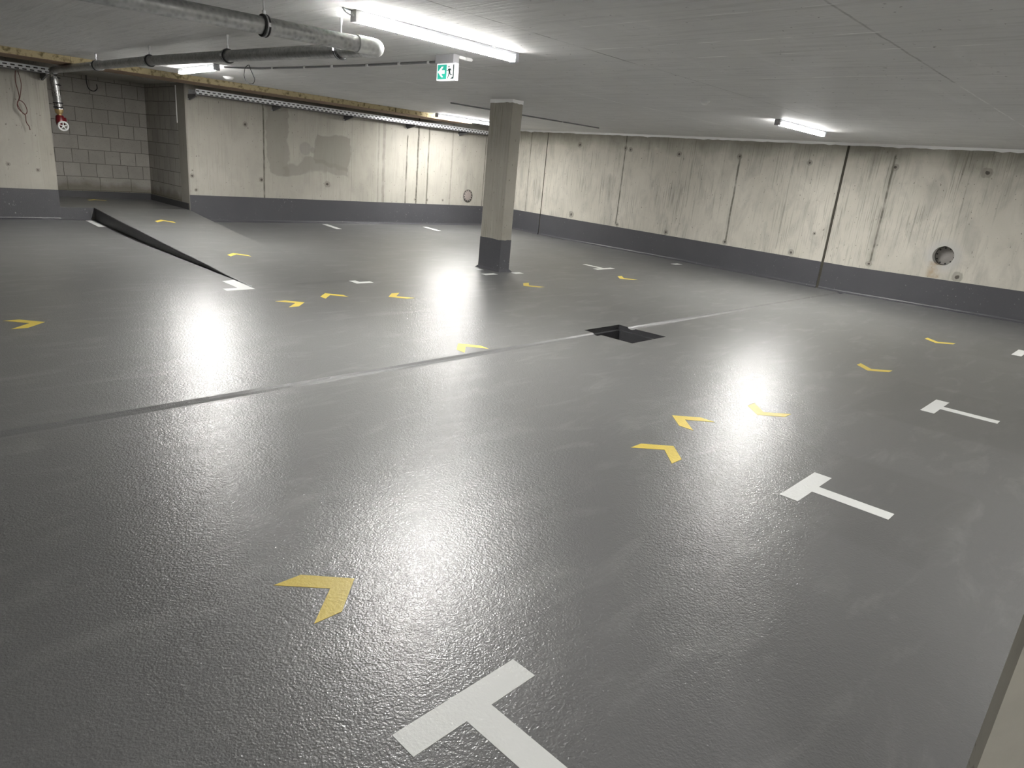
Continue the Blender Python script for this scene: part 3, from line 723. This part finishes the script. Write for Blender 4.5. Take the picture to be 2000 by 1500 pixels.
# couplings near the far end
mb = MB(); yy = 11.42; mb.tube([(3.25, yy, P2z(yy)), (3.25, yy + .16, P2z(yy + .16))], R0 * 1.13, 28)
mb.torus((3.25, yy + .02, P2z(yy)), (0, 1, 0), R0 * 1.12, .006); mb.torus((3.25, yy + .14, P2z(yy)), (0, 1, 0), R0 * 1.12, .006)
child(pp, mb, 'coupling', M['pipe'], smooth=True)
def clamp(cx, cy, cz, axis):
    mb = MB()
    ax = Vector(axis)
    for d in (-.013, .013):
        p = Vector((cx, cy, cz)) + ax * d; mb.torus(p, axis, R0 * 1.13, .0085, 32, 8)
    o = child(pp, mb, 'pipe_clamp', M['rubber'], smooth=True); o['label'] = 'black rubber-lined clamp'
    mb = MB()
    pts = 32; a = Vector((0, 0, 1)); b = ax.cross(a)
    mb.torus((cx, cy, cz), axis, R0 * 1.20, .0055, 32, 6)
    side = b * (R0 * 1.2)
    for sgn in (1, -1):
        q = Vector((cx, cy, cz)) + side * sgn
        mb.box(q.x - .009 - abs(b.x) * .010, q.x + .009 + abs(b.x) * .010, q.y - .009 - abs(b.y) * .010, q.y + .009 + abs(b.y) * .010, q.z - .012, q.z + .012)
    child(o, mb, 'clamp_band', M['zinc'], smooth=True)
    mb = MB(); mb.tube([(cx, cy, cz + R0 * 1.2), (cx, cy, H)], .0052, 8)
    mb.tube([(cx, cy, cz + R0 * 1.15), (cx, cy, cz + R0 * 1.15 + .028)], .011, 8); mb.tube([(cx, cy, H - .045), (cx, cy, H)], [.008, .014], 8)
    child(o, mb, 'threaded_rod', M['zinc'], smooth=True)
x_ = 2.325; clamp(x_, 4.70, P1(x_)[2], (1, 0, 0))
x_ = -.6; clamp(x_, 4.70, P1(x_)[2], (1, 0, 0))
for yy in (5.26, 7.35, 9.52, 11.62):
    clamp(3.25, yy, P2z(yy), (0, 1, 0))
# drop pipe at the recess corner
mb = MB(); q = []
for i in range(9):
    a = math.pi / 2 * i / 8; q.append((3.26 + .02 * i / 8, 13.88 + .16 * math.sin(a), 2.55 - .16 + .16 * math.cos(a)))
mb.tube(q + [(3.30, 14.05, 2.0), (3.305, 14.05, 1.93)], .062, 24)
child(pp, mb, 'drop_pipe', M['drop'], smooth=True)
for z_ in (2.44, 2.33, 2.05, 1.98):
    mb = MB(); mb.torus((3.30, 14.05, z_), (0, 0, 1), .064, .010, 28, 8)
    o = child(pp, mb, 'coupling_ring', M['rubber'], smooth=True); o['label'] = 'dark coupling ring on the drop pipe'
mb = MB(); mb.tube([(3.305, 14.05, 1.95), (3.305, 14.05, 1.90), (3.307, 14.05, 1.88)], [.066, .058, .04], 20)
mb.tube([(3.307, 14.05, 1.89), (3.307, 14.05, 1.85)], .035, 16)
child(pp, mb, 'reducer', M['brass'], smooth=True)
mb = MB(); mb.tube([(3.307, 14.05, 1.86), (3.307, 14.05, 1.84), (3.307, 14.05, 1.76), (3.307, 14.045, 1.70), (3.307, 14.04, 1.68)], [.045, .062, .070, .060, .035], 20)
mb.tube([(3.307, 14.05, 1.78), (3.39, 14.01, 1.80)], .032, 14)
vb = child(pp, mb, 'valve_body', M['red'], smooth=True); vb['label'] = 'dark red valve body'
mb = MB()
wc = Vector((3.322, 13.955, 1.69)); wn = Vector((-.25, -1, -.05)).normalized()
mb.torus(wc, wn, .068, .014, 28, 8); mb.tube([wc - wn * .05, wc + wn * .014], .018, 12)
a1 = Vector((0, 0, 1)); a1 = (a1 - wn * a1.dot(wn)).normalized(); a2 = wn.cross(a1)
for i in range(5):
    d = a1 * math.cos(i * 1.2566) + a2 * math.sin(i * 1.2566); mb.tube([wc, wc + d * .066], .007, 8)
o = child(vb, mb, 'hand_wheel', M['plastic_white'], smooth=True); o['label'] = 'white hand wheel'

# ------------------------------------------------------------------ lamps
def lamp(cx, cy, ang, label, L=1.74, cable=None, group='linear ceiling lamps'):
    t = thing('ceiling_lamp', label, 'lamp', (cx, cy, H), group)
    ca, sa = math.cos(ang), math.sin(ang)
    def Wd(p): return (cx + p[0] * ca - p[1] * sa, cy + p[0] * sa + p[1] * ca, H + p[2])
    def emitp(mb, name, mat, par=t, **k):
        mb.v = [Wd(p) for p in mb.v]; return child(par, mb, name, mat, **k)
    h = L / 2
    mb = MB()
    P = [(-.036, -.002), (.036, -.002), (.038, -.020), (.030, -.040), (-.030, -.040), (-.038, -.020)]
    mb.extr(P, (-h + .03, 0, 0), (0, 1, 0), (0, 0, 1), (1, 0, 0), L - .06)
    emitp(mb, 'housing', M['plastic'])
    mb = MB()
    P = [(-.029, -.040), (-.034, -.052), (-.028, -.070), (-.014, -.079), (.014, -.079), (.028, -.070), (.034, -.052), (.029, -.040)]
    mb.extr(P, (-h + .036, 0, 0), (0, 1, 0), (0, 0, 1), (1, 0, 0), L - .072)
    mb.mi = [0, 0, 1, 1, 1, 0, 1, 1, 1, 1]
    o = emitp(mb, 'diffuser', [M['tube'], M['tube_side']]); o['label'] = 'glowing white diffuser'
    for sgn in (-1, 1):
        mb = MB(); a, b = (-h, -h + .045) if sgn < 0 else (h - .045, h)
        mb.box(a, b, -.040, .040, -.083, -.001)
        o = emitp(mb, 'end_cap', M['plastic_grey'] if sgn < 0 else M['plastic'], bevel=.006)
        mb = MB(); xx = -h if sgn < 0 else h
        mb.tube([(xx + sgn * .0, 0, -.04), (xx + sgn * .012, 0, -.04)], .012, 12)
        emitp(mb, 'cable_gland', M['plastic_grey'], o, smooth=True)
    for xx in (-h * .62, h * .62):
        mb = MB()
        mb.box(xx - .02, xx + .02, -.042, .042, -.012, -.001)
        mb.box(xx - .004, xx + .004, -.044, .044, -.024, -.001)
        emitp(mb, 'mounting_clip', M['zinc'])
    if cable:
        mb = MB(); pts = []
        for i in range(9):
            a = math.pi / 2 * i / 8
            pts.append((-h - .012 - .075 * math.sin(a), 0, -.04 + .04 - .04 * math.cos(a)))
        pts += [(-h - .087, .0, -.004)]
        mb.tube(pts, .006, 8); mb.tube([(-h - .09, 0, -.006), (-h + .1, .05, -.006)], .006, 8)
        emitp(mb, 'supply_cable', M['plastic_grey'], smooth=True)
    return t
lamp(3.975, 4.865, 0, 'largest lit linear ceiling lamp, above the exit sign', cable=True)
lamp(10.79, 4.615, -.012, 'lit linear ceiling lamp above the right wall, seen at the right', L=1.70)
lamp(10.98, 12.48, 0, 'lit linear ceiling lamp partly hidden behind the column', L=1.74)
lamp(4.425, 11.05, math.pi / 2 * 3 - .07 + math.pi * 0, 'lit linear ceiling lamp below the pipe near the recess', L=1.62)

lamp(-1.7, -2.3, 0, 'added unseen linear fill lamp behind the viewer, towards the left side')  # unseen fill lamp, added to brighten the near column and foreground
lamp(4.4, -2.3, 0, 'added unseen linear fill lamp behind the viewer, in the middle of the added three')  # second added lamp out of view, lifts the light on the near floor
lamp(10.8, -2.3, 0, 'added unseen linear fill lamp outside the right of the picture')  # third added lamp, off to the right, extra fill beyond the visible four

# ------------------------------------------------------------------ exit sign
SXp = 4.70
sg = thing('exit_sign', 'green and white emergency exit sign with left arrow hanging from the ceiling', 'sign', (SXp, 5.72, H))
mb = MB(); mb.box(SXp, SXp + .075, 5.583, 5.862, 2.618, H); child(sg, mb, 'housing', M['plastic_grey'], bevel=.004)
mb = MB(); mb.box(SXp + .012, SXp + .058, 5.562, 5.842, 2.462, 2.620)
pl = child(sg, mb, 'sign_plate', M['sign_white'], bevel=.003); pl['label'] = 'lit white sign plate'
PXf = SXp + .012
# left in the picture = larger y
yl, yr_, zt_, zb_ = 5.831, 5.574, 2.609, 2.473
def sp(u, v): return (yl + (yr_ - yl) * u, zb_ + (zt_ - zb_) * v)
def flat(mb, poly, d0, d1):
    n = len(poly); P = [sp(*p) for p in poly]
    mb.add([(PXf - d0, y, z) for y, z in P] + [(PXf - d1, y, z) for y, z in P], [tuple(range(n, 2 * n)), tuple(reversed(range(n)))] + [(i, (i + 1) % n, n + (i + 1) % n, n + i) for i in range(n)])
mb = MB(); flat(mb, [(.01, .01), (.55, .01), (.55, .99), (.01, .99)], 0, .0008)
o = child(pl, mb, 'green_field', M['sign_green']); o['label'] = 'green half of the sign'
mb = MB(); flat(mb, [(.03, .50), (.25, .86), (.36, .86), (.24, .62), (.44, .62), (.44, .38), (.24, .38), (.36, .14), (.25, .14)], .0008, .0016)
o = child(pl, mb, 'arrow_symbol', M['sign_white']); o['label'] = 'white arrow pointing left'
mb = MB()
hd = [(.68 + .032 * math.cos(a * math.pi / 5), .84 + .062 * math.sin(a * math.pi / 5)) for a in range(10)]
flat(mb, hd, 0, .0014)
for poly in ([(.66, .72), (.76, .72), (.775, .50), (.72, .44), (.67, .50)],
             [(.66, .72), (.69, .66), (.63, .55), (.56, .56), (.56, .60), (.62, .61)],
             [(.76, .72), (.80, .70), (.84, .56), (.81, .55), (.765, .64)],
             [(.70, .50), (.755, .46), (.69, .22), (.64, .05), (.61, .07), (.65, .25)],
             [(.72, .48), (.775, .50), (.80, .33), (.90, .33), (.90, .27), (.76, .27)],
             [(.93, .02), (.985, .02), (.985, .98), (.93, .98)],
             [(.60, .02), (.66, .02), (.66, .045), (.60, .045)],
             [(.80, .02), (.93, .02), (.93, .14), (.86, .14), (.86, .08), (.80, .08)]):
    flat(mb, poly, 0, .0012)
o = child(pl, mb, 'running_figure_symbol', M['sign_dark']); o['label'] = 'dark green running figure at a doorway'
mb = MB(); mb.box(SXp + .09, SXp + .17, 5.60, 5.64, H - .03, H - .002); mb.box(SXp + .19, SXp + .26, 5.60, 5.64, H - .03, H - .002); mb.tube([(SXp + .075, 5.62, H - .02), (SXp + .28, 5.62, H - .012)], .008, 8)
child(sg, mb, 'cable_clip', M['plastic_white'])

# ------------------------------------------------------------------ conduits on the ceiling
def conduit(pts, clips, label, r=.012):
    t = thing('cable_conduit', label, 'conduit', pts[0])
    mb = MB(); mb.tube(pts, r, 10); child(t, mb, 'tube', M['conduit'], smooth=True)
    for c in clips:
        mb = MB(); mb.box(c[0] - .018, c[0] + .018, c[1] - .018, c[1] + .018, H - .026, H - .0002)
        child(t, mb, 'clip', M['plastic_white'])
zc_ = H - .0122
conduit([(4.475, 10.25, zc_ - .01), (4.66, 10.05, zc_), (4.76, 9.75, zc_), (4.82, 9.1, zc_), (4.93, 7.5, zc_), (4.97, 6.2, zc_), (4.80, 5.86, zc_)],
        [(4.79, 9.45), (4.85, 8.7), (4.88, 8.1), (4.93, 7.4), (4.95, 6.8), (4.97, 6.3)], 'thin grey conduit on the ceiling from the recess lamp to the exit sign')
conduit([(8.3, 9.86, zc_), (10.09, 9.81, zc_), (12.34, 9.69, zc_)], [(10.55, 9.80), (11.2, 9.76)], 'straight grey conduit on the ceiling right of the column')

# ------------------------------------------------------------------ detectors
def detector(x, y, r, label):
    t = thing('smoke_detector', label, 'smoke detector', (x, y, H))
    mb = MB(); mb.tube([(x, y, H), (x, y, H - .02)], [r, r * .95], 28); child(t, mb, 'base', M['plastic_white'], smooth=True)
    mb = MB(); mb.tube([(x, y, H - .02), (x, y, H - .035), (x, y, H - .048)], [r * .78, r * .7, r * .35], 28); child(t, mb, 'sensor_head', M['plastic_white'], smooth=True)
detector(5.25, 11.88, .09, 'white round detector on the ceiling beside the recess lamp')
detector(8.07, 4.73, .06, 'small round detector on the ceiling left of the right-hand lamp')

# ------------------------------------------------------------------ hanging cables
def cable(pts, r, mat, name, label):
    cu = []
    P = [Vector(p) for p in pts]
    for i in range(len(P) - 1):           # Catmull-Rom
        p0 = P[max(i - 1, 0)]; p1 = P[i]; p2 = P[i + 1]; p3 = P[min(i + 2, len(P) - 1)]
        for k in range(8):
            t = k / 8; cu.append(.5 * ((2 * p1) + (-p0 + p2) * t + (2 * p0 - 5 * p1 + 4 * p2 - p3) * t * t + (-p0 + 3 * p1 - 3 * p2 + p3) * t ** 3))
    cu.append(P[-1])
    mb = MB(); mb.tube(cu, r, 8)
    return tag(mb.build(name, mat, smooth=True), label, 'cable')
cable([(4.55, 9.66, H), (4.53, 9.72, 2.66), (4.53, 9.76, 2.57), (4.53, 9.72, 2.50), (4.53, 9.62, 2.462), (4.53, 9.50, 2.462), (4.53, 9.45, 2.51), (4.53, 9.50, 2.57), (4.54, 9.60, 2.66), (4.55, 9.65, H)], .0045, M['black'], 'hanging_cable', 'black cable loop hanging from the ceiling right of the recess lamp')
yw = 13.94
cable([(2.735, yw, 2.46), (2.72, yw, 2.3), (2.745, yw, 2.08), (2.705, yw, 1.95), (2.73, yw, 1.87), (2.80, yw, 1.82), (2.83, yw, 1.88), (2.80, yw, 1.98), (2.74, yw, 2.02), (2.71, yw, 1.96), (2.76, yw, 1.84), (2.80, yw, 1.80), (2.80, yw, 1.70), (2.83, yw, 1.64), (2.84, yw, 1.58)], .006, M['redcable'], 'hanging_cable', 'thin red-brown cable knotted in a loop on the wall below the left tray')
cable([(2.765, yw - .01, 2.46), (2.79, yw - .01, 2.28), (2.76, yw - .01, 2.1), (2.735, yw - .01, 2.02)], .005, M['redcable'], 'hanging_cable', 'second straight strand of red-brown cable below the left tray')
cable([(4.25, 15.9, 2.66), (4.25, 15.9, 2.52), (4.28, 15.9, 2.42), (4.36, 15.9, 2.39), (4.42, 15.9, 2.44), (4.42, 15.9, 2.52)], .009, M['black'], 'hanging_cable', 'dark cable hook hanging at the top of the recess')

# ------------------------------------------------------------------ round flange covers
def flange(cx, cy, cz, nrm, r, nb, label, mat):
    t = thing('flange_cover', label, 'flange cover', (cx, cy, cz), 'round bolted wall flanges')
    c = Vector((cx, cy, cz)); n = Vector(nrm)
    a = Vector((0, 0, 1)); b = n.cross(a)
    mb = MB(); mb.tube([c, c + n * .012, c + n * .016], [r, r, r * .96], 40)
    child(t, mb, 'disc', mat, smooth=True)
    mb = MB(); mb.torus(c + n * .014, n, r * .99, .006, 40, 8)
    child(t, mb, 'rubber_ring', M['rubber'], smooth=True)
    for i in range(nb):
        d = a * math.cos(2 * math.pi * i / nb + .2) + b * math.sin(2 * math.pi * i / nb + .2)
        mb = MB(); q = c + d * r * .84 + n * .014
        mb.tube([q, q + n * .014], .013, 8)
        child(t, mb, 'bolt', M['rubber'])
M['flange'] = simple('flange_metal', (.32, .28, .26), .55, .2, .15, 20)
flange(12.57, YL - .001, .895, (0, -1, 0), .155, 12, 'small round bolted cover flush in the left wall near the column', M['flange'])
M['flange2'] = simple('flange_metal_grey', (.30, .285, .27), .55, .1, .2, 15)
flange(XR + .185, HX, HZ, (-1, 0, 0), .160, 10, 'round bolted plug recessed in the hole of the right wall', M['flange2'])

# ------------------------------------------------------------------ unseen room sides
mb = MB(); mb.box(-6.3, -6, -4.9, YL + .4, -.3, H + .02); struct(mb.build('wall_far_side', M['wall_r']))
mb = MB(); mb.box(-6.3, XR + .3, -4.9, -4.6, -.3, H + .02); struct(mb.build('wall_near', M['wall_l']))

# ------------------------------------------------------------------ world, camera
w = bpy.data.worlds.new('world'); S.world = w; w.use_nodes = True
w.node_tree.nodes['Background'].inputs[0].default_value = (.5, .5, .5, 1); w.node_tree.nodes['Background'].inputs[1].default_value = .0
Rr = [[0.7005109031635981, -0.707975074974223, 0.08975392896226637], [-0.1550239966839799, -0.2737288994156558, -0.9492312942991393], [0.696600340942384, 0.6510328584948205, -0.3015032042267831]]
cam = bpy.data.cameras.new('camera'); co = bpy.data.objects.new('camera', cam); COL.objects.link(co); S.camera = co
X = Vector(Rr[0]); Y = -Vector(Rr[1]); Z = -Vector(Rr[2])
co.matrix_world = Matrix(((X.x, Y.x, Z.x, 0), (X.y, Y.y, Z.y, 0), (X.z, Y.z, Z.z, 1.6832), (0, 0, 0, 1)))
cam.sensor_fit = 'HORIZONTAL'; cam.sensor_width = 36; cam.lens = 1322.36 / 2000 * 36; cam.clip_start = .02; cam.clip_end = 60

S.cycles.use_light_tree = False
vs_ = S.view_settings
S.display_settings.display_device = 'sRGB'
vs_.view_transform = 'Standard'; vs_.look = 'None'; vs_.gamma = 1.0; vs_.use_curve_mapping = False
vs_.exposure = 5.33
S.cycles.max_bounces = 5; S.cycles.diffuse_bounces = 4; S.cycles.glossy_bounces = 3; S.cycles.transmission_bounces = 0; S.cycles.volume_bounces = 0
S.cycles.use_adaptive_sampling = True; S.cycles.adaptive_threshold = .04
S.cycles.sample_clamp_indirect = 10
